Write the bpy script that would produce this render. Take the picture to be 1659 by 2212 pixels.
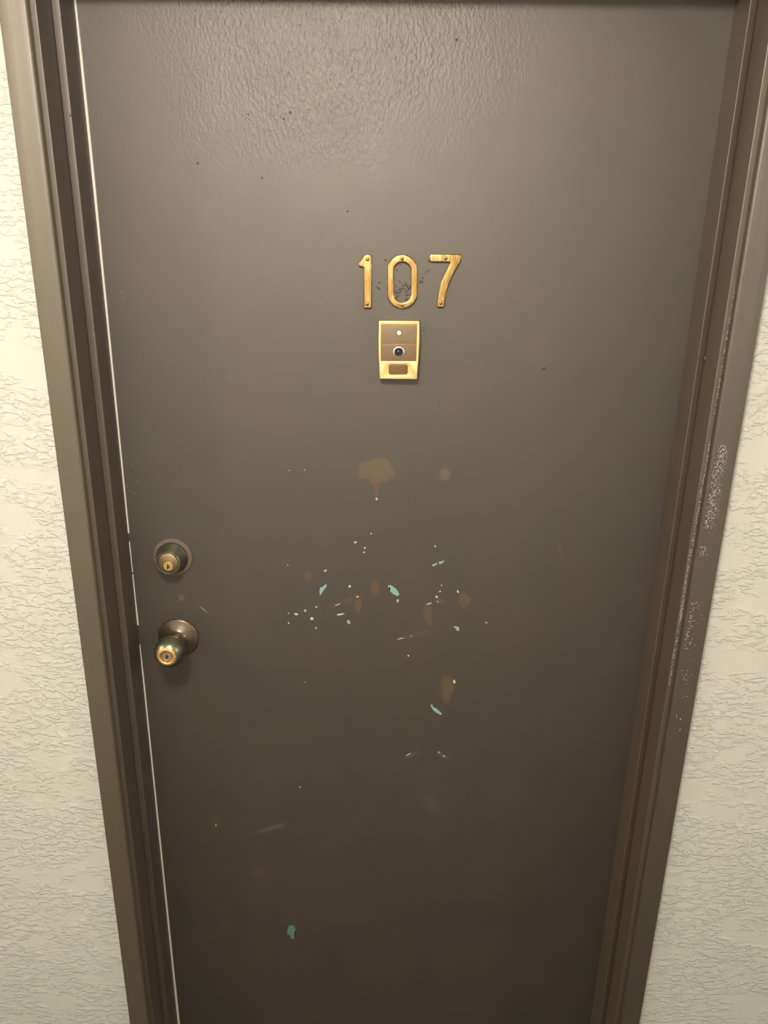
import bpy, bmesh, math, random
from mathutils import Vector, Matrix

random.seed(7)
SC = bpy.context.scene
COL = SC.collection
for o in list(bpy.data.objects):
    bpy.data.objects.remove(o, do_unlink=True)

# ------------------------------------------------------------------ camera
# X right, Y into the wall (door face is y = 0), Z up, metres
FPX, CX, CY = 1600.0, 829.5, 1106.0
PITCH, YAW, ROLL = .3242, -.0221, -.0157
CAM = Vector((.0131, -1.1964, 1.66))
FW = Vector((math.sin(YAW)*math.cos(PITCH), math.cos(YAW)*math.cos(PITCH), -math.sin(PITCH)))
RT0 = Vector((math.cos(YAW), -math.sin(YAW), 0))
DN0 = FW.cross(RT0)
RT = math.cos(ROLL)*RT0 + math.sin(ROLL)*DN0
DN = -math.sin(ROLL)*RT0 + math.cos(ROLL)*DN0
cam_d = bpy.data.cameras.new('camera')
cam_d.sensor_fit = 'VERTICAL'
cam_d.sensor_height = 36.0
cam_d.lens = 36.0*FPX/2212.0
cam_d.clip_start = .01
cam = bpy.data.objects.new('camera', cam_d)
COL.objects.link(cam)
UP = -DN
BK = -FW
cam.matrix_world = Matrix(((RT.x, UP.x, BK.x, CAM.x), (RT.y, UP.y, BK.y, CAM.y),
                           (RT.z, UP.z, BK.z, CAM.z), (0, 0, 0, 1)))
SC.camera = cam


def P(x, y, yp=0.0):
    """point where the photo's pixel (x, y) meets the vertical plane Y = yp"""
    d = RT*((x-CX)/FPX) + DN*((y-CY)/FPX) + FW
    t = (yp-CAM.y)/d.y
    return CAM + d*t


# ------------------------------------------------------------------ world, exposure, lamp
W = bpy.data.worlds.new('world')
SC.world = W
W.use_nodes = True
W.node_tree.nodes['Background'].inputs[0].default_value = (1, .93, .8, 1)
W.node_tree.nodes['Background'].inputs[1].default_value = .05
SC.view_settings.view_transform = 'Standard'
SC.view_settings.look = 'None'
SC.view_settings.gamma = 1
SC.view_settings.use_curve_mapping = False
SC.view_settings.exposure = 0.0
LAMP_POS = (-.19, -1.16)      # ceiling lamp of the corridor, just left of the door
FILL_LAMP_STEP = (-2.1, 2.9)       # unseen fill lamps added along the corridor to even out the walls
LAMP_STRENGTH = 300.0
LAMP_COLOUR = (1, .91, .80, 1)
CEIL = 2.38

# ------------------------------------------------------------------ material helpers


class NT:
    def __init__(self, name):
        self.m = bpy.data.materials.new(name)
        self.m.use_nodes = True
        self.t = self.m.node_tree
        self.b = self.t.nodes['Principled BSDF']

    def n(self, kind, **kw):
        nd = self.t.nodes.new(kind)
        for k, v in kw.items():
            setattr(nd, k, v)
        return nd

    def put(self, sock, v):
        if isinstance(v, bpy.types.NodeSocket):
            self.t.links.new(v, sock)
        else:
            sock.default_value = v

    def math(self, op, a, b=0.0, c=None, clamp=False):
        nd = self.n('ShaderNodeMath', operation=op, use_clamp=clamp)
        self.put(nd.inputs[0], a)
        self.put(nd.inputs[1], b)
        if c is not None:
            self.put(nd.inputs[2], c)
        return nd.outputs[0]

    def pos(self, obj=False):
        if obj:
            return self.n('ShaderNodeTexCoord').outputs['Object']
        return self.n('ShaderNodeNewGeometry').outputs['Position']

    def sep(self, v):
        nd = self.n('ShaderNodeSeparateXYZ')
        self.put(nd.inputs[0], v)
        return nd.outputs

    def mapping(self, v, scale=(1, 1, 1), rot=(0, 0, 0)):
        nd = self.n('ShaderNodeMapping')
        self.put(nd.inputs[0], v)
        nd.inputs['Scale'].default_value = scale
        nd.inputs['Rotation'].default_value = rot
        return nd.outputs[0]

    def noise(self, v, scale, detail=2.0, rough=.5, dist=0.0):
        nd = self.n('ShaderNodeTexNoise')
        self.put(nd.inputs['Vector'], v)
        nd.inputs['Scale'].default_value = scale
        nd.inputs['Detail'].default_value = detail
        nd.inputs['Roughness'].default_value = rough
        nd.inputs['Distortion'].default_value = dist
        return nd.outputs[0]

    def ramp(self, v, lo, hi, a=0.0, b=1.0):
        nd = self.n('ShaderNodeMapRange', interpolation_type='SMOOTHSTEP')
        self.put(nd.inputs[0], v)
        nd.inputs[1].default_value = lo
        nd.inputs[2].default_value = hi
        nd.inputs[3].default_value = a
        nd.inputs[4].default_value = b
        return nd.outputs[0]

    def mix(self, f, a, b):
        nd = self.n('ShaderNodeMix', data_type='RGBA')
        self.put(nd.inputs[0], f)
        self.put(nd.inputs[6], a)
        self.put(nd.inputs[7], b)
        return nd.outputs[2]

    def bump(self, h, strength, dist, prev=None):
        nd = self.n('ShaderNodeBump')
        self.put(nd.inputs['Height'], h)
        self.put(nd.inputs['Strength'], strength)
        nd.inputs['Distance'].default_value = dist
        if prev is not None:
            self.put(nd.inputs['Normal'], prev)
        return nd.outputs[0]

    def out(self, base=None, rough=None, metal=None, normal=None, spec=None, tint=None):
        if tint is not None:
            self.b.inputs['Specular Tint'].default_value = tint
        for k, v in (('Base Color', base), ('Roughness', rough), ('Metallic', metal),
                     ('Normal', normal), ('Specular IOR Level', spec)):
            if v is not None:
                self.put(self.b.inputs[k], v)
        return self.m


def rgb(r, g, b):
    def f(c):
        c /= 255.0
        return c/12.92 if c <= .04045 else ((c+.055)/1.055)**2.4
    return (f(r), f(g), f(b), 1)


PAINT = (.0235, .0180, .0140, 1)
PAINT_B = (.0205, .0165, .0140, 1)
DOOR_ROUGH = .55
SHEEN = 1.0                     # semi-gloss enamel: strong specular
TINT = (1, .955, .885, 1)


def door_paint(name, stain=None, stain_rough=.5):
    t = NT(name)
    p = t.pos()
    mott = t.noise(p, 7.0, 2.0)
    base = t.mix(t.ramp(mott, .35, .65), PAINT, PAINT_B)
    # rough, badly levelled paint towards the top of the door
    c = P(720, 40)
    vd = t.n('ShaderNodeVectorMath', operation='DISTANCE')
    t.put(vd.inputs[0], t.mapping(p, (.75, 1, 1)))
    vd.inputs[1].default_value = (c.x*.75, c.y, c.z)
    edge = t.math('ADD', vd.outputs['Value'], t.math('MULTIPLY', t.noise(p, 9.0, 3.0), .16))
    msk = t.ramp(edge, .15, .34, 1.0, 0.0)
    coarse = t.noise(t.mapping(p, (1, 1, .55), (0, .7, 0)), 225.0, 2.0, .5, .4)
    fine = t.noise(t.mapping(p, (.45, 1, 1.3)), 420.0, 2.0)
    n1 = t.bump(fine, .10, .0012)
    n2 = t.bump(coarse, t.math('MULTIPLY', msk, .72), .0020, n1)
    rough = t.math('ADD', DOOR_ROUGH-.03, t.math('MULTIPLY', t.noise(p, 18.0, 3.0), .07))
    if stain is not None:
        at = t.n('ShaderNodeAttribute', attribute_name='stain')
        f = at.outputs['Fac']
        base = t.mix(f, base, stain)
        mr = t.n('ShaderNodeMix', data_type='FLOAT')
        t.put(mr.inputs[0], f)
        t.put(mr.inputs[2], rough)
        mr.inputs[3].default_value = stain_rough
        rough = mr.outputs[0]
    return t.out(base, rough, 0.0, n2, SHEEN, TINT)


def trim_paint(name, rough=.50, a=(.034, .0265, .0195, 1), b=(.036, .027, .019, 1)):
    t = NT(name)
    p = t.pos()
    base = t.mix(t.ramp(t.noise(t.mapping(p, (6, 6, 1)), 3.0, 2.0), .4, .62), a, b)
    streak = t.noise(t.mapping(p, (1, 1, .06)), 260.0, 2.0)
    n1 = t.bump(streak, .12, .0012)
    return t.out(base, t.math('ADD', rough-.05, t.math('MULTIPLY', t.noise(p, 30.0, 2.0), .1)), 0.0, n1, SHEEN, TINT)


def wall_paint():
    t = NT('cream_knockdown_plaster')
    p = t.pos()
    v = t.mapping(p, (.58, 1, 1.25))
    a = t.noise(v, 105.0, 4.0, .58, .5)
    plate = t.ramp(a, .45, .57)
    calm = t.ramp(t.noise(t.mapping(p, (.8, 1, 1.2)), 17.0, 2.0), .36, .50)
    h = t.math('MULTIPLY', plate, calm)
    n1 = t.bump(h, .75, .0014)
    n2 = t.bump(t.noise(p, 320.0, 2.0), .05, .001, n1)
    base = t.mix(t.ramp(t.noise(p, 2.5, 2.0), .35, .65), WALL_A, WALL_B)
    return t.out(base, .6, 0.0, n2, .3)


WALL_A = (.395, .402, .358, 1)
WALL_B = (.405, .408, .368, 1)


def plain(name, col, rough=.5, metal=0.0, spec=None, noise=None):
    t = NT(name)
    if noise:
        p = t.pos(True)
        sc, amt = noise
        k = t.noise(p, sc, 3.0)
        dark = tuple(c*(1-amt) for c in col[:3])+(1,)
        base = t.mix(t.ramp(k, .35, .65), dark, col)
        return t.out(base, rough, metal, None, spec)
    return t.out(col, rough, metal, None, spec)


def knob_metal(name, wear_r):
    """dark oiled bronze, rubbed through to brass round the end"""
    t = NT(name)
    p = t.pos(True)
    x, y, z = t.sep(p)
    r = t.math('SQRT', t.math('ADD', t.math('MULTIPLY', x, x), t.math('MULTIPLY', z, z)))
    wob = t.math('MULTIPLY', t.math('SUBTRACT', t.noise(p, 160.0, 4.0, .65), .5), .010)
    ring = t.ramp(t.math('ADD', r, wob), wear_r-.0022, wear_r+.0020, 1.0, 0.0)
    front = t.ramp(y, -.062, -.058, 1.0, 0.0)
    ring = t.math('MULTIPLY', ring, front)
    nick = t.ramp(t.noise(p, 420.0, 3.0, .7), .665, .70)
    wear = t.math('MAXIMUM', ring, t.math('MULTIPLY', nick, .8))
    bronze = t.mix(t.ramp(t.noise(p, 60.0, 3.0), .35, .65), (.120, .126, .092, 1), (.175, .172, .115, 1))
    base = t.mix(wear, bronze, (.72, .47, .19, 1))
    return t.out(base, t.math('ADD', .30, t.math('MULTIPLY', t.noise(p, 120.0, 3.0), .12)), .9,
                 t.bump(t.noise(p, 500.0, 2.0), .05, .001))


def reflection_streak_brass():
    t = NT('polished_brass_reflections')
    p = t.pos(True)
    k = t.noise(t.mapping(p, (1.6, 1, .28)), 130.0, 3.0, .55, .6)
    base = t.mix(t.ramp(k, .42, .60), (.37, .230, .082, 1), (.45, .325, .145, 1))  # orange streaks mixed into the colour stand in for reflections
    n1 = t.bump(t.noise(t.mapping(p, (1.2, 1, .35)), 110.0, 2.0), .35, .003)
    return t.out(base, .20, 1.0, n1)


M = {}
M['door'] = door_paint('brown_door_paint')
M['smear_brown'] = door_paint('brown_touch_up', (.058, .034, .011, 1), .56)
M['smear_tan'] = door_paint('tan_touch_up', (.062, .041, .022, 1), .54)
M['smear_pale'] = door_paint('pale_scuff', (.11, .098, .085, 1), .5)
M['trim'] = trim_paint('brown_trim_paint')
M['trim_olive_lit'] = trim_paint('olive_brown_lit_trim_paint', .50, (.050, .040, .025, 1), (.053, .042, .026, 1))  # olive coat, with the lamplight on this casing lightened into the colour
M['trim_warm_lit'] = trim_paint('warm_brown_lit_trim_paint', .48, (.050, .037, .025, 1), (.054, .039, .025, 1))  # browner coat, also lightened to carry light from the left lamp
M['wall'] = wall_paint()
M['back_wall'] = plain('pale_wall_paint', (.80, .77, .69, 1), .6)
M['ceil'] = plain('white_ceiling_paint', (.78, .76, .70, 1), .7)
M['carpet'] = plain('dark_carpet', (.055, .045, .036, 1), .95, noise=(120.0, .4))
M['brass'] = reflection_streak_brass()
M['gold'] = plain('pale_gold_plate', (.70, .545, .26, 1), .34, 1.0)
M['screw'] = plain('tarnished_brass_screw', (.30, .20, .095, 1), .34, 1.0)
M['dark'] = plain('dark_recess', (.008, .006, .005, 1), .6)
M['viewer_brown'] = plain('brown_plastic_panel', (.120, .072, .036, 1), .28)
M['viewer_tan'] = plain('tan_plastic_panel', (.140, .096, .056, 1), .24)
M['button'] = plain('amber_brown_button', (.095, .050, .014, 1), .35)
M['lens'] = plain('black_glass_lens', (.006, .006, .007, 1), .06)
M['chrome'] = plain('pale_metal_ring', (.80, .72, .66, 1), .3, 1.0)
M['white'] = plain('white_plastic', (.50, .47, .43, 1), .4)
M['bronze_knob'] = knob_metal('rubbed_bronze', .0168)
M['bronze'] = plain('oiled_bronze', (.20, .19, .140, 1), .33, .9, noise=(90.0, .25))
M['rose'] = plain('warm_bronze_rosette', (.145, .112, .084, 1), .30, .85, noise=(40.0, .15))
M['collar'] = plain('painted_over_collar', (.085, .067, .050, 1), .38)
M['face'] = plain('worn_bronze_face', (.30, .22, .125, 1), .40, .85, noise=(70.0, .2))
M['plug'] = plain('brass_key_plug', (.80, .56, .25, 1), .30, 1.0)
M['plug_steel'] = plain('nickel_key_plug', (.62, .57, .48, 1), .30, 1.0)
M['teal'] = plain('old_teal_paint', (.135, .290, .255, 1), .5, noise=(300.0, .12))
M['teal_dull'] = plain('grimy_teal_paint', (.060, .125, .108, 1), .55, noise=(300.0, .12))
M['chip_rim'] = plain('broken_paint_edge', (.34, .37, .33, 1), .5)
M['chip_white'] = plain('white_primer', (.36, .34, .31, 1), .5)
M['strip'] = plain('pale_weather_strip', (.46, .44, .39, 1), .5)
M['caulk'] = plain('cream_caulk', (.66, .62, .52, 1), .45)
M['speck'] = plain('gritty_speck_glints', (.11, .092, .08, 1), .3)  # paler than the door, the specks' glints are in the colour
M['grit'] = plain('rubbed_grit_glints', (.25, .215, .20, 1), .3)  # worn grit, its glints painted in as a pale colour
lm = NT('lit_opal_glass')
lm.b.inputs['Base Color'].default_value = (.9, .88, .82, 1)
lm.b.inputs['Emission Color'].default_value = LAMP_COLOUR
lm.b.inputs['Emission Strength'].default_value = LAMP_STRENGTH
M['lamp'] = lm.m

# ------------------------------------------------------------------ mesh helpers


def link(name, me, mats, parent=None, loc=(0, 0, 0)):
    o = bpy.data.objects.new(name, me)
    COL.objects.link(o)
    if not isinstance(mats, (list, tuple)):
        mats = [mats]
    if not me.materials:
        for m in mats:
            me.materials.append(m)
    o.location = loc
    if parent is not None:
        o.parent = parent
        if parent.type == 'EMPTY' or parent.location.length:
            o.matrix_parent_inverse = Matrix.Translation(parent.location).inverted()
    return o


def mesh(name, bm, smooth=False):
    bmesh.ops.recalc_face_normals(bm, faces=bm.faces[:])
    me = bpy.data.meshes.new(name)
    bm.to_mesh(me)
    bm.free()
    if smooth:
        for p in me.polygons:
            p.use_smooth = True
    return me


def box(bm, x0, x1, y0, y1, z0, z1):
    r = bmesh.ops.create_cube(bm, size=1)
    for v in r['verts']:
        v.co = Vector(((x0+x1)/2+v.co.x*(x1-x0), (y0+y1)/2+v.co.y*(y1-y0), (z0+z1)/2+v.co.z*(z1-z0)))
    return r['verts']


def bevel(bm, w, seg=2, only=None):
    ed = [e for e in bm.edges if only is None or only(e)]
    bmesh.ops.bevel(bm, geom=ed, offset=w, segments=seg, profile=.5, affect='EDGES', clamp_overlap=True)


def tag(o, label, cat=None, group=None, kind=None):
    if label:
        o['label'] = label
    if cat:
        o['category'] = cat
    if group:
        o['group'] = group
    if kind:
        o['kind'] = kind
    return o


def empty(name, loc):
    o = bpy.data.objects.new(name, None)
    o.empty_display_size = .02
    COL.objects.link(o)
    o.location = loc
    return o


def lathe(prof, seg=48, closed_end=True):
    """prof: (radius, depth towards the viewer); axis is -Y"""
    bm = bmesh.new()
    rings = []
    for r, d in prof:
        if r < 1e-6:
            rings.append([bm.verts.new((0, -d, 0))])
        else:
            rings.append([bm.verts.new((r*math.cos(2*math.pi*k/seg), -d, r*math.sin(2*math.pi*k/seg)))
                          for k in range(seg)])
    for a, b in zip(rings, rings[1:]):
        for k in range(seg):
            k2 = (k+1) % seg
            if len(a) == 1 and len(b) == 1:
                continue
            if len(a) == 1:
                bm.faces.new((a[0], b[k], b[k2]))
            elif len(b) == 1:
                bm.faces.new((a[k], a[k2], b[0]))
            else:
                bm.faces.new((a[k], a[k2], b[k2], b[k]))
    return bm


def sharp(me, ang=35):
    for p in me.polygons:
        p.use_smooth = True
    me.set_sharp_from_angle(angle=math.radians(ang))
    return me


def outline_mesh(name, loops, depth, bev, res=3):
    """flat plate (outline with holes, local X/Z) standing depth proud of y=0, rounded edges"""
    cu = bpy.data.curves.new(name, 'CURVE')
    cu.dimensions = '2D'
    cu.fill_mode = 'BOTH'
    for lp in loops:
        s = cu.splines.new('POLY')
        s.points.add(len(lp)-1)
        for pt, (x, z) in zip(s.points, lp):
            pt.co = (x, z, 0, 1)
        s.use_cyclic_u = True
    cu.extrude = max(depth/2-bev, 1e-5)
    cu.bevel_depth = bev
    cu.bevel_resolution = res
    cu.offset = -bev
    ob = bpy.data.objects.new(name, cu)
    COL.objects.link(ob)
    dg = bpy.context.evaluated_depsgraph_get()
    me = bpy.data.meshes.new_from_object(ob.evaluated_get(dg))
    bpy.data.objects.remove(ob, do_unlink=True)
    bpy.data.curves.remove(cu)
    for v in me.vertices:
        x, z, t = v.co
        v.co = (x, -depth/2-t, z)
    bm = bmesh.new()
    bm.from_mesh(me)
    bmesh.ops.remove_doubles(bm, verts=bm.verts[:], dist=1e-6)
    bmesh.ops.recalc_face_normals(bm, faces=bm.faces[:])
    bm.to_mesh(me)
    bm.free()
    me.materials.clear()
    me.name = name
    return sharp(me, 40)


def rrect(x0, x1, z0, z1, r, n=5):
    pts = []
    for cx_, cz_, a0 in ((x1-r, z1-r, 0), (x0+r, z1-r, 90), (x0+r, z0+r, 180), (x1-r, z0+r, 270)):
        for k in range(n+1):
            a = math.radians(a0+90*k/n)
            pts.append((cx_+r*math.cos(a), cz_+r*math.sin(a)))
    return pts


def smooth_loop(pts, it=2):
    for _ in range(it):
        q = []
        for i, a in enumerate(pts):
            b = pts[(i+1) % len(pts)]
            q.append((a[0]*.75+b[0]*.25, a[1]*.75+b[1]*.25))
            q.append((a[0]*.25+b[0]*.75, a[1]*.25+b[1]*.75))
        pts = q
    return pts


# ------------------------------------------------------------------ setting
HX = .457                       # half the clear width between the stops
STOP_T, STOP_D = .012, .0525    # stop: thickness, how far it stands in front of the door
JX = HX+STOP_T                  # jamb face
WALL_Y = -.098                  # wall surface and jamb edge
REV = .0076                     # reveal
CIN = JX+REV                    # casing inner edge
CW, CT = .0354, .0127           # casing width, thickness
COUT = CIN+CW
HEAD = P(829, -18).z             # underside of the head stop
HEADJ = HEAD+STOP_T
X0, X1, YB = -4.4, 4.2, -1.72

bm = bmesh.new()
box(bm, X0, -JX-.018, WALL_Y, .06, 0, CEIL)
box(bm, JX+.018, X1, WALL_Y, .06, 0, CEIL)
box(bm, -JX-.018, JX+.018, WALL_Y, .06, HEADJ+.018, CEIL)
tag(link('wall_front', mesh('wall_front', bm), M['wall']),
    'cream knockdown-textured corridor wall around the brown door', 'wall', kind='structure')
for nm, b_, lb in (
        ('wall_back', (X0, X1, YB-.1, YB, 0, CEIL), 'pale painted corridor wall opposite the door'),
        ('wall_left', (X0-.1, X0, YB-.1, .06, 0, CEIL), 'pale end wall of the corridor on the knob side'),
        ('wall_right', (X1, X1+.1, YB-.1, .06, 0, CEIL), 'pale end wall of the corridor on the hinge side')):
    bm = bmesh.new()
    box(bm, *b_)
    tag(link(nm, mesh(nm, bm), M['back_wall']), lb, 'wall', kind='structure')
bm = bmesh.new()
box(bm, X0-.1, X1+.1, YB-.1, .06, -.1, 0)
tag(link('floor', mesh('floor', bm), M['carpet']), 'dark brown carpeted corridor floor', 'floor', kind='structure')
bm = bmesh.new()
box(bm, X0-.1, X1+.1, YB-.1, .06, CEIL, CEIL+.1)
tag(link('ceiling', mesh('ceiling', bm), M['ceil']), 'white painted corridor ceiling', 'ceiling', kind='structure')


def strip(name, prof, z0, z1, mat, parent=None, axis='z', smooth=True):
    """extrude an (x, y) profile along z, or an (z, y) profile along x"""
    bm = bmesh.new()
    ends = []
    for e in (z0, z1):
        ends.append([bm.verts.new((a, b, e) if axis == 'z' else (e, b, a)) for a, b in prof])
    n = len(prof)
    for k in range(n):
        bm.faces.new((ends[0][k], ends[0][(k+1) % n], ends[1][(k+1) % n], ends[1][k]))
    bm.faces.new(ends[0][::-1])
    bm.faces.new(ends[1])
    me = mesh(name, bm)
    if smooth:
        sharp(me, 30)
    return link(name, me, mat, parent)


def arc(cx_, cy_, r, a0, a1, n=6):
    return [(cx_+r*math.cos(math.radians(a0+(a1-a0)*k/n)), cy_+r*math.sin(math.radians(a0+(a1-a0)*k/n)))
            for k in range(n+1)]


# casing profile: u = 0 at the inner edge, growing outwards; v = thickness
CPROF = ([(0, 0)] + arc(.0045, .0112-.0045, .0045, 180, 100, 7) + [(.010, .0121), (.022, .0143)] +
         arc(CW-.0030, .0164-.0030, .0030, 98, 0, 5) + [(CW, 0)])
TOPZ = HEADJ+REV


def casing(sx):
    return [(sx*(CIN+u), WALL_Y-v) for u, v in CPROF]


t1 = strip('trim_1', casing(-1), 0, TOPZ, M['trim_olive_lit'])
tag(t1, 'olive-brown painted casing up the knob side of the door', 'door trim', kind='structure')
t2 = strip('trim_2', casing(1), 0, TOPZ, M['trim'])
tag(t2, 'brown painted casing with gritty paint up the side away from the knob', 'door trim', kind='structure')
t3 = strip('trim_3', [(TOPZ+u, WALL_Y-v) for u, v in CPROF], -COUT, COUT, M['trim'], axis='x')
tag(t3, 'brown painted casing across the head of the door', 'door trim', kind='structure')


def rbox_prof(x0, x1, y0, y1, r):
    """rectangle profile, the two front corners (y0) rounded"""
    return ([(x0, y1)] + arc(x0+r, y0+r, r, 180, 270, 4) + arc(x1-r, y0+r, r, 270, 360, 4) + [(x1, y1)])


def jamb(name, sx, label, slant=0.0, mat='trim'):
    j = strip(name, [(sx*a, b) for a, b in rbox_prof(JX, JX+.018, WALL_Y, .06, .0014)], 0, HEADJ, M[mat])
    tag(j, label, 'door jamb', kind='structure')
    s = strip('door_stop', [(sx*a, b) for a, b in slanted(rbox_prof(HX, JX, -STOP_D, -.0006, .0017), slant)], 0,
              HEAD, M[mat], j)
    return j, s


def slanted(prof, sl):
    """plane the front of the stop off towards the jamb"""
    return [(a, b+max(0, (a-HX-.0010))*sl if b < -.01 else b) for a, b in prof]


t4, stop_l = jamb('trim_4', -1, 'brown painted door jamb with stop on the knob side')
t5, stop_r = jamb('trim_5', 1, 'brown painted door jamb with stop on the side away from the knob', .42, 'trim_warm_lit')
t6 = strip('trim_6', rbox_prof(HEADJ, HEADJ+.018, WALL_Y, .06, .0014), -JX-.018, JX+.018, M['trim'], axis='x')
tag(t6, 'brown painted head jamb with stop over the door', 'door jamb', kind='structure')
strip('door_stop', rbox_prof(HEAD, HEADJ, -STOP_D, -.0006, .0017), -JX, JX, M['trim'], t6, axis='x')

# caulk beads where the casing meets the wall
for par, sx in ((t1, -1), (t2, 1)):
    w = .0012 if sx < 0 else .0036
    o = strip('caulk_bead', [(sx*(COUT-.0002), WALL_Y), (sx*(COUT-.0002), WALL_Y-.0034),
                             (sx*(COUT+w*.6), WALL_Y-.0026), (sx*(COUT+w), WALL_Y)], .09, TOPZ+CW, M['caulk'], par)
    o['label'] = 'cream caulk line along the wall'

# baseboards on either side of the casing
for nm, a, b, lb in (('baseboard_left', X0, -COUT-.002, 'brown baseboard beside the knob-side casing'),
                     ('baseboard_right', COUT+.005, X1, 'brown baseboard beside the casing away from the knob')):
    tag(strip(nm, [(0, WALL_Y), (0, WALL_Y-.011), (.07, WALL_Y-.011), (.082, WALL_Y-.004), (.082, WALL_Y)],
              a, b, M['trim'], axis='x'), lb, 'baseboard', kind='structure')

# ------------------------------------------------------------------ door
bm = bmesh.new()
box(bm, -HX-.009, HX+.009, 0, .044, .012, HEAD+.009)
bevel(bm, .001, 1)
door = link('door_1', mesh('door_1', bm), M['door'])
tag(door, 'worn brown painted flush door with chips and touch-up patches', 'door', kind='structure')

# pale weather strip peeping out between stop and door on the knob side
STRIPS = [[(-12, 156.2, 158.6), (0, 157.6, 160.4), (120, 170, 174), (400, 198, 202.4), (600, 220.5, 224), (800, 243, 246),
           (1000, 264.5, 267), (1110, 277.5, 279.6), (1148, 282, 284.2), (1152, 282.6, 283.8)],
          [(1170, 284.5, 285.5), (1236, 291.5, 292.8)],
          [(1240, 292, 293.4), (1300, 298, 299.6), (1334, 300.6, 302.6), (1350, 301.8, 303.8)],
          [(1392, 305.5, 306.7), (1480, 313.2, 315.4), (1700, 333.5, 336), (1900, 351.4, 354.6), (2100, 370, 374),
           (2212, 380.5, 385.6), (2235, 382.6, 387.8)]]
for lst in STRIPS:
    bm = bmesh.new()
    rows = []
    for y, xa, xb in lst:
        z = P(xa, y).z
        # the strip grows out of the corner of the stop
        a = -HX
        b = -HX+(xb-xa)*.00078
        rows.append([bm.verts.new((c, d, z)) for c, d in ((a-.0004, 0), (a-.0004, -.0016), (b, -.0016), (b+.0003, 0))])
    for r0, r1 in zip(rows, rows[1:]):
        for k in range(3):
            bm.faces.new((r0[k], r0[k+1], r1[k+1], r1[k]))
    bm.faces.new(rows[0])
    bm.faces.new(rows[-1])
    o = link('weather_strip', mesh('weather_strip', bm), M['strip'], t4)
    o['label'] = 'pale strip showing between stop and door'

# ---- touch-up patches
CR = (600, 960, 460/1659.0)
LOW = (400, 1600, 660/1659.0)


def px(ref, pts):
    ox, oy, k = ref
    return [(ox+x*k, oy+y*k) for x, y in pts]


def smear(pts, mat, alpha, soft=.25, yoff=.00012, it=2):
    """thin film of another paint; 'stain' is how well it covers"""
    pts = [(P(x, y).x, P(x, y).z) for x, y in smooth_loop(pts, it)]
    n = len(pts)
    cx_ = sum(p[0] for p in pts)/n
    cz_ = sum(p[1] for p in pts)/n
    vs, al = [], []
    for s, a in ((1+soft*.4, 0.0), (1-soft*.4, alpha*.8), (1-soft, alpha)):
        for x, z in pts:
            vs.append((cx_+(x-cx_)*s, -yoff, cz_+(z-cz_)*s))
            al.append(a)
    fs = [(k, (k+1) % n, n+(k+1) % n, n+k) for k in range(n)]
    fs += [(n+k, n+(k+1) % n, 2*n+(k+1) % n, 2*n+k) for k in range(n)]
    vs.append((cx_, -yoff, cz_))
    al.append(alpha)
    fs += [(2*n+k, 2*n+(k+1) % n, 3*n) for k in range(n)]
    me = bpy.data.meshes.new('paint_smear')
    me.from_pydata(vs, [], fs)
    at = me.attributes.new('stain', 'FLOAT', 'POINT')
    at.data.foreach_set('value', al)
    bm = bmesh.new()
    bm.from_mesh(me)
    for f in bm.faces:
        if f.normal.y > 0:
            f.normal_flip()
    bm.to_mesh(me)
    bm.free()
    return link('paint_smear', me, mat, door)


def ell(ref, x, y, rx, ry, rot=0, jit=.12, n=11):
    a = math.radians(rot)
    out = []
    for k in range(n):
        t = 2*math.pi*k/n
        j = 1+random.uniform(-jit, jit)
        u, v = rx*math.cos(t)*j, ry*math.sin(t)*j
        out.append((x+u*math.cos(a)-v*math.sin(a), y+u*math.sin(a)+v*math.cos(a)))
    return px(ref, out)


o = smear(px(CR, [(640, 150), (700, 132), (760, 112), (810, 106), (852, 104), (872, 140), (888, 180), (918, 225), (912, 248),
                  (880, 260), (850, 290), (795, 298), (783, 325), (740, 325), (724, 285), (700, 265), (650, 264),
                  (622, 245), (634, 195)]), M['smear_brown'], .8, .08, it=1)
o['label'] = 'large olive-brown touch-up patch with a drip'
smear(px(CR, [(756, 312), (785, 312), (780, 380), (782, 430), (770, 444), (758, 430), (760, 380)]), M['smear_brown'], .6, .2,
      .0002)
smear(ell(CR, 1303, 232, 46, 54), M['smear_tan'], .75, .25)
smear(ell(CR, 235, 1028, 36, 40), M['smear_brown'], .6, .5)
smear(ell(CR, 760, 1122, 34, 68, -6), M['smear_brown'], .75, .22)
smear(ell(CR, 627, 1252, 27, 78, 2), M['smear_brown'], .8, .28)
smear(ell(CR, 620, 1185, 32, 22), M['smear_brown'], .5, .4, .0002)
smear(px(CR, [(388, 1240), (480, 1228), (590, 1180), (632, 1172), (636, 1196), (560, 1226), (470, 1262), (405, 1278)]),
      M['smear_tan'], .38, .35)
smear(px(CR, [(1135, 1222), (1200, 1212), (1205, 1300), (1196, 1360), (1205, 1430), (1176, 1430), (1150, 1360), (1132, 1330)]),
      M['smear_tan'], .5, .25)
smear(ell(CR, 1265, 1221, 42, 25), M['smear_tan'], .4, .3)
smear(px(CR, [(880, 1528), (1000, 1490), (1120, 1450), (1205, 1435), (1190, 1466), (1080, 1500), (960, 1524)]),
      M['smear_brown'], .5, .35)
smear(ell(CR, 1452, 1215, 46, 58, 8), M['smear_brown'], .75, .22)
smear(px(CR, [(1285, 1805), (1340, 1800), (1366, 1840), (1384, 1900), (1350, 1950), (1336, 2010), (1310, 2030), (1285, 1990),
              (1282, 1930), (1266, 1880), (1272, 1830)]), M['smear_brown'], .85, .3)
smear(ell(LOW, 400, 710, 40, 34), M['smear_tan'], .35, .4)
smear(ell(LOW, 170, 440, 28, 32), M['smear_tan'], .30, .5)
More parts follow.
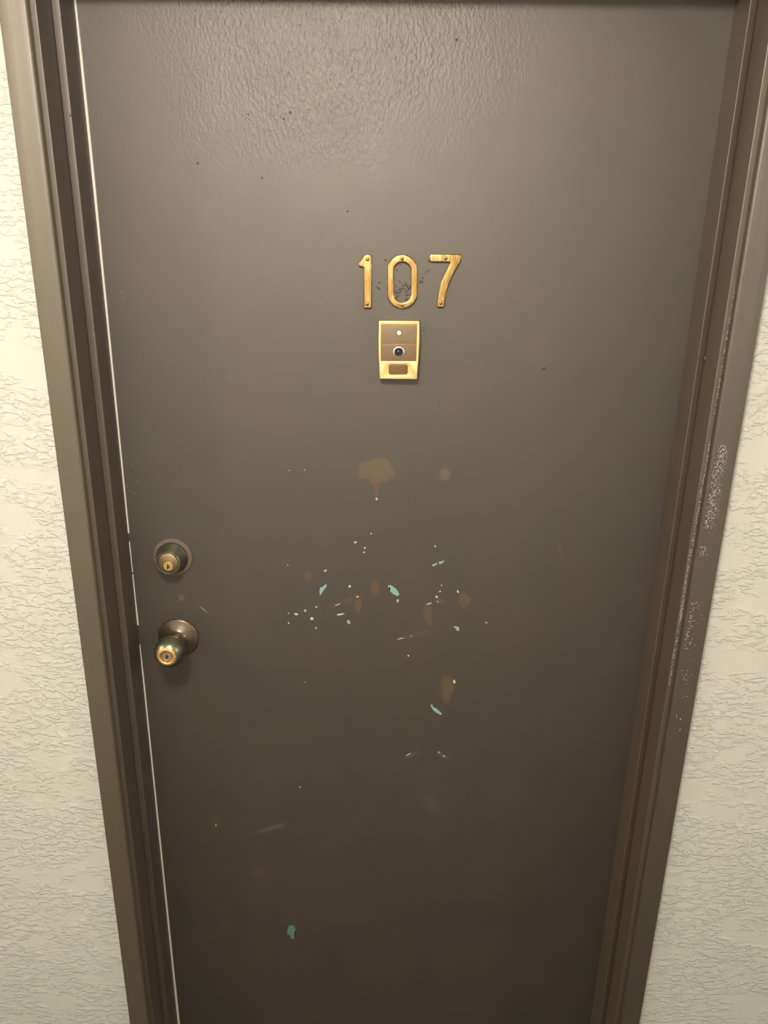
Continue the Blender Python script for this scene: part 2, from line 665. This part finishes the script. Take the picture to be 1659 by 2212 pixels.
smear(px(LOW, [(390, 505), (430, 475), (490, 450), (545, 448), (545, 470), (490, 482), (430, 498)]), M['smear_pale'], .26, .5)
smear(ell(LOW, 245, 985, 50, 36), M['smear_brown'], .25, .5)
smear(ell(LOW, 1340, 350, 36, 60, -30), M['smear_pale'], .10, .6)
smear(px(LOW, [(1178, 98), (1215, 70), (1260, 55), (1268, 66), (1225, 88), (1188, 104)]), M['smear_pale'], .28, .5)
smear(px(LOW, [(1362, 60), (1385, 58), (1430, 86), (1440, 108), (1410, 98), (1375, 80)]), M['smear_pale'], .28, .5)
smear([(386, 1285), (396, 1284), (400, 1292), (396, 1299), (388, 1298), (384, 1292)], M['smear_pale'], .28, .4)
smear([(429, 1309), (436, 1311), (445, 1319), (452, 1326), (444, 1322), (436, 1316)], M['smear_pale'], 1.0, .3)
smear([(496, 809), (506, 807), (510, 816), (502, 822), (495, 817)], M['smear_tan'], .25, .5)
smear([(1205, 1165), (1214, 1180), (1222, 1208), (1212, 1200), (1204, 1182)], M['smear_tan'], .4, .5)

# ---- chips that bare the old teal coat, and pale primer specks


def chip(pts, thick=.00035, teal=True, dull=False):
    q = [P(x, y) for x, y in pts]
    n = len(q)
    cx_ = sum(p.x for p in q)/n
    cz_ = sum(p.z for p in q)/n
    size = max(max(p.x for p in q)-min(p.x for p in q), max(p.z for p in q)-min(p.z for p in q))
    k = max(0.4, 1-.0011/size)
    bm = bmesh.new()
    o0 = [bm.verts.new((p.x, 0, p.z)) for p in q]
    o1 = [bm.verts.new((p.x, -thick, p.z)) for p in q]
    i1 = [bm.verts.new((cx_+(p.x-cx_)*k, -thick, cz_+(p.z-cz_)*k)) for p in q]
    for a in range(n):
        b = (a+1) % n
        bm.faces.new((o0[a], o0[b], o1[b], o1[a]))
        bm.faces.new((o1[a], o1[b], i1[b], i1[a]))
    f = bm.faces.new(i1)
    f.material_index = 1
    bmesh.ops.triangulate(bm, faces=[f])
    me = mesh('paint_chip', bm)
    mats = [M['chip_rim'], M['teal']] if teal else [M['chip_white'], M['chip_white']]
    if dull:
        mats = [M['teal_dull'], M['teal_dull']]
    o = link('paint_chip', me, mats, door)
    o['label'] = 'teal chip in the brown paint' if teal else 'pale speck in the brown paint'
    return o


for poly in ([(382, 1090), (378, 1110), (354, 1140), (330, 1178), (326, 1142), (332, 1113), (350, 1112), (365, 1093)],
             [(862, 1098), (880, 1095), (912, 1118), (930, 1135), (947, 1168), (930, 1180), (900, 1165), (872, 1140), (878, 1122),
              (858, 1112)],
             [(935, 1205), (946, 1215), (938, 1232), (925, 1225), (925, 1212)],
             [(540, 1370), (556, 1370), (566, 1390), (556, 1401), (540, 1390)],
             [(1370, 1418), (1400, 1418), (1414, 1430), (1410, 1450), (1392, 1449), (1385, 1435)],
             [(1190, 2030), (1205, 2028), (1212, 2048), (1232, 2055), (1258, 2078), (1279, 2097), (1270, 2107), (1240, 2092),
              (1205, 2062)],
             [(1202, 938), (1245, 922), (1235, 938), (1208, 950)],
             [(1255, 915), (1300, 905), (1280, 928), (1258, 933)]):
    chip(px(CR, poly))
chip(px(LOW, [(562, 1005), (590, 1002), (601, 1025), (594, 1045), (595, 1072), (575, 1079), (570, 1056), (553, 1050),
              (557, 1020)]), dull=True)
for x, y, rx, ry, rot in ((728, 695, 9, 5, 40), (605, 763, 14, 10, -20), (678, 806, 9, 7, 0), (671, 839, 7, 6, 0),
                          (1227, 793, 8, 8, 30), (372, 983, 12, 7, -30), (561, 1104, 12, 10, -50), (300, 1265, 7, 6, 0),
                          (213, 1296, 8, 12, 0), (145, 1322, 14, 8, 15), (267, 1358, 13, 12, 0), (85, 1393, 6, 6, 0),
                          (84, 1316, 6, 5, 0), (297, 1430, 6, 8, 20), (490, 1323, 28, 7, -8), (1277, 1098, 6, 5, 0),
                          (1402, 1146, 7, 13, -30), (1265, 1145, 11, 4, -10), (1238, 1186, 10, 9, 0), (1625, 1388, 9, 5, 30),
                          (1018, 1646, 7, 7, 0), (1376, 1848, 10, 14, -20), (78, 940, 5, 5, 0), (213, 1853, 4, 4, 0),
                          (1244, 1224, 6, 5, 0), (622, 1186, 11, 5, 10), (1180, 1240, 24, 4, -22), (465, 1248, 22, 4, -22),
                          (770, 424, 8, 12, 0), (960, 1512, 26, 3, -12), (1038, 1494, 5, 4, 0), (210, 198, 4, 4, 0),
                          (90, 203, 4, 4, 0)):
    chip(ell(CR, x, y, rx, ry, rot, .22, 7), teal=False, thick=.00045)
for x, y, rx, ry, rot in ((1212, 74, 18, 2, -30), (1378, 62, 5, 4, 0), (1405, 84, 9, 3, 25), (167, 458, 5, 4, 0),
                          (624, 252, 5, 3, 0)):
    chip(ell(LOW, x, y, rx, ry, rot, .2, 7), teal=False, thick=.00045)

# ---- old screw and nail holes: a raised lip round a dark pit
for x, y, r in ((833.5, 562, 1.3), (817.5, 622, 1.3), (927, 563.5, 1.2), (912, 609, 1.4), (627, 243, 1.7), (536, 247, 1.0),
                (427, 352, 1.5), (566, 384, 1.2), (1175, 795, 2.0), (950, 866, 1.1), (751, 456, 1.1), (916, 714, .9),
                (613, 257, .9), (1290, 742, .8), (986, 86, 1.4)):
    r *= .00070
    o = link('nail_hole', sharp(mesh('nail_hole', lathe([(r*2.0, 0), (r*1.6, .0005), (r*1.05, .0006), (r*.95, .0001),
                                                         (0, .0001)], 14)), 60), [M['door'], M['dark']], door,
             P(x, y))
    for p in o.data.polygons:
        if max((Vector(o.data.vertices[i].co.xz).length for i in p.vertices)) < r*1.02:
            p.material_index = 1


# ---- blobs of paint: one joined mesh for each patch nobody could count
ICO = None


def blobs(name, pts, parent, mat, label=None):
    """pts: (x, y, z, radius, flatness)"""
    global ICO
    if ICO is None:
        b = bmesh.new()
        bmesh.ops.create_icosphere(b, subdivisions=1, radius=1)
        ICO = ([v.co.copy() for v in b.verts], [[v.index for v in f.verts] for f in b.faces])
        b.free()
    vs, fs = [], []
    for x, y, z, r, fl in pts:
        base = len(vs)
        sx, sz = random.uniform(.7, 1.3), random.uniform(.7, 1.4)
        for c in ICO[0]:
            vs.append((x+c.x*r*sx, y+c.y*r*fl, z+c.z*r*sz))
        fs += [[base+i for i in f] for f in ICO[1]]
    me = bpy.data.meshes.new(name)
    me.from_pydata(vs, [], fs)
    for p in me.polygons:
        p.use_smooth = True
    o = link(name, me, mat, parent)
    o['kind'] = 'stuff'
    if label:
        o['label'] = label
    return o


N1 = (740, 520, 300/1659.0)
pts = []
for _ in range(34):
    x = random.uniform(635, 800)
    y = random.gauss(600, 70)
    if y > 700 or y < 280:
        continue
    q = P(*px(N1, [(x, y)])[0])
    pts.append((q.x, 0, q.z, random.uniform(.0012, .0028), .10))
for x, y in ((1000, 370), (1030, 350), (975, 400), (960, 440), (925, 500), (935, 480), (440, 500), (410, 550), (445, 580),
             (500, 225), (1025, 232), (690, 290), (650, 350)):
    q = P(*px(N1, [(x, y)])[0])
    pts.append((q.x, 0, q.z, random.uniform(.0010, .0018), .22))
blobs('paint_lumps', pts, door, M['door'], 'lumpy paint inside and beside the brass numbers')
pts = []
for x, y, n, sx, sy in ((455, 25, 26, 22, 22), (178, 70, 12, 6, 40), (530, 60, 10, 40, 50), (430, 160, 8, 20, 40),
                        (700, 20, 14, 90, 14), (900, 15, 8, 90, 10), (282, 1045, 16, 10, 30), (260, 640, 8, 6, 50),
                        (230, 560, 6, 4, 60), (1430, 730, 4, 30, 60)):
    for _ in range(n):
        q = P(random.gauss(x, sx), max(0, random.gauss(y, sy)))
        if abs(q.x) < HX-.004 and q.z < HEAD-.004:
            pts.append((q.x, 0, q.z, random.uniform(.0005, .0013), .5))
blobs('paint_specks', pts, door, M['speck'], 'scattered gritty specks in the brown paint, glints painted pale')

# gritty paint on the casing away from the knob
RB = (1380, 950, 279/1543.0)
RC = (1440, 1200, 219/969.0)
YC = WALL_Y-.0142
pts = []


def band(ref, line, n, w, r0, r1, y, fl=.7):
    line = px(ref, line)
    for _ in range(n):
        k = random.uniform(0, len(line)-1)
        i = min(int(k), len(line)-2)
        f = k-i
        x = line[i][0]*(1-f)+line[i+1][0]*f+random.gauss(0, w*ref[2])
        yy = line[i][1]*(1-f)+line[i+1][1]*f
        q = P(x, yy, y)
        if y == YC and not (CIN+.004 < q.x < COUT-.002):
            continue
        pts.append((q.x, y, q.z, random.uniform(r0, r1), fl))


band(RB, [(985, 70), (985, 250), (930, 400), (905, 600), (880, 750), (850, 900), (830, 1060)], 620, 36, .0004, .0010, YC)
band(RB, [(1010, 150), (1010, 500), (970, 800), (900, 1150)], 120, 55, .0004, .0009, YC)
band(RB, [(775, 1270), (765, 1400)], 60, 22, .0004, .0009, YC)
band(RC, [(255, 440), (215, 560), (215, 650), (185, 800), (160, 900)], 130, 26, .0005, .0011, YC)
band(RC, [(300, 440), (290, 620), (250, 950), (170, 1200), (110, 1700)], 60, 40, .0005, .0011, YC)
blobs('paint_grit', pts, t2, M['grit'], 'gritty specks in the casing paint with glints painted pale')
pts = []
band(RB, [(850, 20), (800, 330), (740, 640), (685, 1000), (605, 1430), (540, 1850), (495, 2180)], 230, 5, .0005, .0011, WALL_Y)
band(RC, [(215, 20), (150, 480), (105, 760), (60, 1000), (25, 1240)], 160, 6, .0005, .0010, WALL_Y)
band((1419, 600, 240/1659.), [(1195, 100), (1080, 800), (1005, 1200), (940, 1600), (870, 2040)], 70, 5, .0005, .0011, WALL_Y)
pts = [(min(max(a, JX+.0012), CIN-.0004), b, c, d, e) for a, b, c, d, e in pts]
blobs('caulk_grit', pts, t5, M['grit'], 'rough bead of painted-over filler in the reveal')

# runs of paint that have dried on the edges of the stops
for par, x, y, yp, r, ln in ((stop_l, 250.5, 1246, -STOP_D, .0013, 2.6), (stop_l, 202, 712, -STOP_D, .0011, 1.4),
                             (stop_l, 152, 250, -STOP_D, .0011, 1.3), (stop_r, 1525.5, 776, -STOP_D, .0014, 2.4),
                             (stop_r, 1507, 772, -STOP_D, .0011, 2.2)):
    q = P(x, y, yp)
    bm = bmesh.new()
    bmesh.ops.create_icosphere(bm, subdivisions=2, radius=r)
    for v in bm.verts:
        v.co.z *= ln*(1.5 if v.co.z > 0 else .8)
    xx = max(-JX+.001, min(q.x, -HX-.0008)) if par is stop_l else min(JX-.001, max(q.x, HX+.0008))
    link('paint_run', mesh('paint_run', bm, True), M['trim'], par, (xx, yp, q.z))

# ------------------------------------------------------------------ knob (part of the door)


def keyway(parent, X, Z, d, s, mat=None):
    """dark notched slot"""
    pts = [(-.10, .50), (.06, .50), (.10, .15), (.30, -.02), (.30, -.16), (.12, -.22), (.02, -.36), (-.02, -.52), (-.16, -.52),
           (-.10, -.34), (-.22, -.22), (-.22, -.05), (-.12, .10)]
    bm = bmesh.new()
    a = [bm.verts.new((X+x*s, -d, Z+z*s)) for x, z in pts]
    b = [bm.verts.new((X+x*s, -d-.0003, Z+z*s)) for x, z in pts]
    n = len(pts)
    for k in range(n):
        bm.faces.new((a[k], a[(k+1) % n], b[(k+1) % n], b[k]))
    f = bm.faces.new(b)
    bmesh.ops.triangulate(bm, faces=[f])
    return link('keyway', mesh('keyway', bm), M['dark'], parent)


KX, KZ = -.3838, CAM.z-.6513
KP = (KX, 0, KZ)
prof = [(.0125, .016), (.0130, .022), (.0150, .0265), (.0190, .0305), (.0232, .0365), (.0262, .0435), (.0274, .0510),
        (.0268, .0580), (.0247, .0645), (.0215, .0695), (.0180, .0727), (.0155, .0740), (.0132, .0746), (.0118, .0744),
        (.0113, .0736), (.0111, .0655), (0, .0655)]
knob = link('door_knob', sharp(mesh('door_knob', lathe(prof, 64)), 50), M['bronze_knob'], door, KP)
knob['label'] = 'dark bronze ball knob rubbed to brass around its keyhole'
r_ = link('rosette', sharp(mesh('rosette', lathe([(.0368, 0), (.0372, .0020), (.0366, .0038), (.0350, .0046), (.0330, .0052),
                                                   (.0260, .0085), (.0200, .0120), (.0172, .0142), (.0168, .0165), (.0160, .0178),
                                                   (.0130, .0182), (.0128, .0150), (0, .0150)], 64)), 45), M['rose'], knob, KP)
r_['label'] = 'brown bronze rosette'
pl = link('key_plug', sharp(mesh('key_plug', lathe([(.0088, .0650), (.0088, .0698), (.0083, .0706), (.0078, .0700),
                                                     (.0074, .0706), (0, .0708)], 40)), 40), M['plug_steel'], knob, KP)
keyway(knob, KX, KZ, .0708, .0098)

# ------------------------------------------------------------------ deadbolt (part of the door)
DX, DZ = -.3827, CAM.z-.4943
DP = (DX, 0, DZ)
db = link('deadbolt', sharp(mesh('deadbolt', lathe([(.0272, .0030), (.0270, .0052), (.0262, .0066), (.0252, .0085), (.0220, .0255),
                                                     (.0214, .0276), (.0204, .0286), (.0186, .0286), (.0180, .0276),
                                                     (.0179, .0255), (0, .0255)], 64)), 40), M['bronze'], door, DP)
db['label'] = 'dark bronze tapered deadbolt cylinder above the knob'
cl = link('collar', sharp(mesh('collar', lathe([(.0352, 0), (.0350, .0014), (.0342, .0026), (.0300, .0034), (.0284, .0034),
                                                 (.0278, .0020), (0, .0020)], 64)), 40), M['collar'], db, DP)
cl['label'] = 'flat collar painted over in brown'
link('cylinder_face', sharp(mesh('cylinder_face', lathe([(.0172, .0250), (.0172, .0276), (.0166, .0281), (0, .0281)], 56)), 40),
     M['face'], db, DP)['label'] = 'worn bronze lock face'
pz = DZ-.0058
link('key_plug', sharp(mesh('key_plug', lathe([(.0084, .0280), (.0083, .0288), (.0078, .0290), (.0070, .0288), (.0068, .0292),
                                                (0, .0293)], 36)), 40), M['plug'], db, (DX, 0, pz))['label'] = 'bright brass key plug'
keyway(db, DX, pz-.0002, .0293, .0098)

# ------------------------------------------------------------------ brass numbers
ND = .0042


def arcpx(cx_, cy_, rx, ry, a0, a1, n):
    return [(cx_+rx*math.cos(math.radians(a0+(a1-a0)*k/n)), cy_+ry*math.sin(math.radians(a0+(a1-a0)*k/n))) for k in range(n+1)]


ONE = [(262, 169), (336, 166), (346, 176), (348, 480), (347, 798), (338, 808), (258, 808), (250, 799), (252, 420), (253, 330),
       (246, 316), (206, 313), (193, 302), (192, 274), (204, 252), (250, 180)]
ZERO_O = arcpx(714, 343, 178, 178, 180, 360, 22)+arcpx(714, 634, 178, 178, 0, 180, 22)
ZERO_I = arcpx(714, 360, 102, 104, 180, 360, 18)+arcpx(714, 632, 102, 104, 0, 180, 18)
SEVEN = [(1056, 160), (1400, 160), (1413, 173), (1413, 232), (1404, 258), (1378, 302), (1340, 370), (1302, 445), (1268, 530),
         (1242, 610), (1225, 700), (1216, 788), (1206, 798), (1140, 798), (1128, 787), (1133, 730), (1143, 650), (1159, 570),
         (1182, 490), (1212, 410), (1250, 332), (1284, 268), (1276, 256), (1056, 256), (1043, 245), (1043, 174)]


def screw_mesh():
    bm = lathe([(.0029, 0), (.0029, .0005), (.0024, .0011), (.0013, .00145), (0, .0015)], 20)
    me = sharp(mesh('screw', bm), 50)
    me.materials.append(M['screw'])
    return me


def slot_mesh():
    bm = bmesh.new()
    box(bm, -.0016, .0016, -.00165, -.0008, -.00032, .00032)
    box(bm, -.00032, .00032, -.00164, -.0008, -.0016, .0016)
    me = mesh('cross_slot', bm)
    me.materials.append(M['dark'])
    return me


SCREW, SLOT = screw_mesh(), slot_mesh()
for nm, loops, screws, lb in (
        ('house_number_one', [ONE], ((298, 222), (293, 757)), 'polished brass numeral one, a straight bar with a small flag'),
        ('house_number_zero', [ZERO_O, ZERO_I], ((713, 215), (713, 772)), 'polished brass numeral zero, an oval ring between the other two'),
        ('house_number_seven', [SEVEN], ((1233, 210), (1172, 745)), 'polished brass numeral seven with a curved leg')):
    W_ = [[P(x, y, -ND) for x, y in px(N1, lp)] for lp in loops]
    cx_ = sum(p.x for p in W_[0])/len(W_[0])
    bz = min(p.z for p in W_[0])
    L_ = [[(p.x-cx_, p.z-bz) for p in lp] for lp in W_]
    o = link(nm, outline_mesh(nm, L_, ND, .0017, 4), M['brass'], None, (cx_, 0, bz))
    tag(o, lb, 'house number', 'brass door numbers')
    for x, y in screws:
        q = P(*px(N1, [(x, y)])[0], -ND)
        s = link('screw', SCREW, M['screw'], o, (q.x, -ND+.0002, q.z))
        c = link('cross_slot', SLOT, M['dark'], s, (q.x, -ND+.0002, q.z))
        c.rotation_euler = (0, random.uniform(0, 1.5), 0)

# ------------------------------------------------------------------ door viewer with chime
V = (790, 670, 150/1659.0)
VD = .0150


def vp(x, y, d=VD):
    return P(*px(V, [(x, y)])[0], -d)


c0 = vp(800, 1640)
view = empty('door_viewer', (c0.x, 0, c0.z))
tag(view, 'gold door viewer with peephole and chime button below the numbers', 'door viewer')


def loc(pts, d=VD):
    return [(vp(x, y, d).x-c0.x, vp(x, y, d).z-c0.z) for x, y in pts]


def rounded(poly, r, n=4):
    """round the corners of a convex (x, z) polygon"""
    out = []
    m = len(poly)
    for i in range(m):
        p0, p1, p2 = Vector(poly[i-1]), Vector(poly[i]), Vector(poly[(i+1) % m])
        a = p1+(p0-p1).normalized()*r
        b = p1+(p2-p1).normalized()*r
        for k in range(n+1):
            t = k/n
            q = a*(1-t)**2+p1*2*t*(1-t)+b*t*t
            out.append((q.x, q.y))
    return out


OUTER = loc([(312, 258), (1286, 262), (1288, 700), (1268, 1100), (1226, 1655), (336, 1646), (306, 1100), (302, 700)])
PANEL = loc([(374, 350), (1224, 353), (1214, 800), (1204, 1222), (366, 1216), (368, 800)])
BTN = loc([(552, 1302), (1006, 1302), (1006, 1546), (552, 1546)])
fp = link('faceplate', outline_mesh('faceplate', [rounded(OUTER, .0016), rounded(PANEL, .0008), rounded(BTN, .0040)], .0035, .0006,
                                    2), M['gold'], view, (c0.x, -VD+.0035, c0.z))
fp['label'] = 'pale gold faceplate'
# body: from the door to the faceplate, a little wider at the door
bm = bmesh.new()
oc = (sum(p[0] for p in OUTER)/8, sum(p[1] for p in OUTER)/8)
lo = []
for s, d in ((1.030, 0), (1.030, .0012), (1.0, VD-.0034), (.99, VD-.0030)):
    lo.append([bm.verts.new((c0.x+oc[0]+(x-oc[0])*s, -d, c0.z+oc[1]+(z-oc[1])*(1+(s-1)*.6))) for x, z in rounded(OUTER, .0016)])
nn = len(lo[0])
for a, b in zip(lo, lo[1:]):
    for k in range(nn):
        bm.faces.new((a[k], a[(k+1) % nn], b[(k+1) % nn], b[k]))
bm.faces.new(lo[0][::-1])
bm.faces.new(lo[-1])
link('body', sharp(mesh('body', bm), 35), M['brass'], view)


def slab(name, pts, d0, d1, mat, parent, bev=.0004):
    """pts are crop pixels of the front outline"""
    L_ = loc(pts, d1)
    me = outline_mesh(name, [L_], d1-d0, bev, 2)
    return link(name, me, mat, parent, (c0.x, -d0, c0.z))


slab('name_panel', [(384, 372), (1216, 374), (1208, 808), (376, 806)], VD-.0036, VD-.0008, M['viewer_tan'],
     view)['label'] = 'tan brown plastic panel'
slab('peephole_panel', [(372, 822), (1210, 824), (1202, 1216), (370, 1212)], VD-.0036, VD-.0016, M['viewer_brown'],
     view)['label'] = 'brown plastic panel around the peephole'
btn = link('chime_button', outline_mesh('chime_button', [rounded(loc([(562, 1312), (996, 1312), (996, 1536), (562, 1536)], VD-.001),
                                                                 .0036)], .0026, .0006, 2), M['button'], view,
           (c0.x, -VD+.0036, c0.z))
btn['label'] = 'amber brown push button'
q = vp(797, 547, VD-.0008)
link('indicator_rim', sharp(mesh('indicator_rim', lathe([(.0043, 0), (.0043, .0003), (.0035, .0003), (.0035, 0)], 24)), 40),
     M['dark'], view, (q.x, -VD+.0008, q.z))
w_ = link('indicator', sharp(mesh('indicator', lathe([(.0036, 0), (.0036, .0004), (.0030, .0009), (.0014, .0010), (.0010, .0004),
                                                      (0, .0004)], 24)), 40), M['white'], view, (q.x, -VD+.0008, q.z))
w_['label'] = 'small white round dot'
q = vp(790, 1005, VD-.0010)
rg = link('peephole_ring', sharp(mesh('peephole_ring', lathe([(.0089, 0), (.0089, .0006), (.0083, .0012), (.0072, .0014),
                                                              (.0067, .0006), (.0067, 0)], 36)), 35), M['chrome'], view,
          (q.x, -VD+.0016, q.z))
rg['label'] = 'pale metal peephole ring'
ln_ = link('peephole_lens', sharp(mesh('peephole_lens', lathe([(.0067, 0), (.0066, .0004), (.0060, .0003), (.0045, .0003),
                                                               (.0042, .0010), (.0033, .0018), (.0018, .0024), (0, .0026)], 32)),
                                  35), M['lens'], view, (q.x, -VD+.0016, q.z))
ln_['label'] = 'black glass peephole lens'

# ------------------------------------------------------------------ corridor ceiling lamp (above and behind the camera), plus two added fill lamps
def zlathe(prof, seg=40):
    bm = lathe(prof, seg)
    for v in bm.verts:
        x, y, z = v.co
        v.co = (x, z, y)
    return bm


RING = sharp(mesh('base_ring', zlathe([(.135, 0), (.135, .018), (.126, .026), (.112, .026), (.112, .0)])), 35)
DOME = sharp(mesh('glass_dome', zlathe([(.120, .020), (.118, .040), (.104, .066), (.076, .084), (.04, .094), (0, .097)])), 60)
for k, lb in ((0, 'round opal glass ceiling light over the brown door'),
              (1, 'round opal glass fill light added further along, past the door side without knob'),
              (-1, 'round opal glass fill light added further along, past the knob side of the door')):
    at = (LAMP_POS[0]+(FILL_LAMP_STEP[0] if k < 0 else FILL_LAMP_STEP[1] if k else 0), LAMP_POS[1], CEIL)
    lamp = empty('ceiling_light', at)
    tag(lamp, lb, 'ceiling light', 'corridor ceiling lights')
    link('base_ring', RING, M['chrome'], lamp, at)
    link('glass_dome', DOME, M['lamp'], lamp, at)
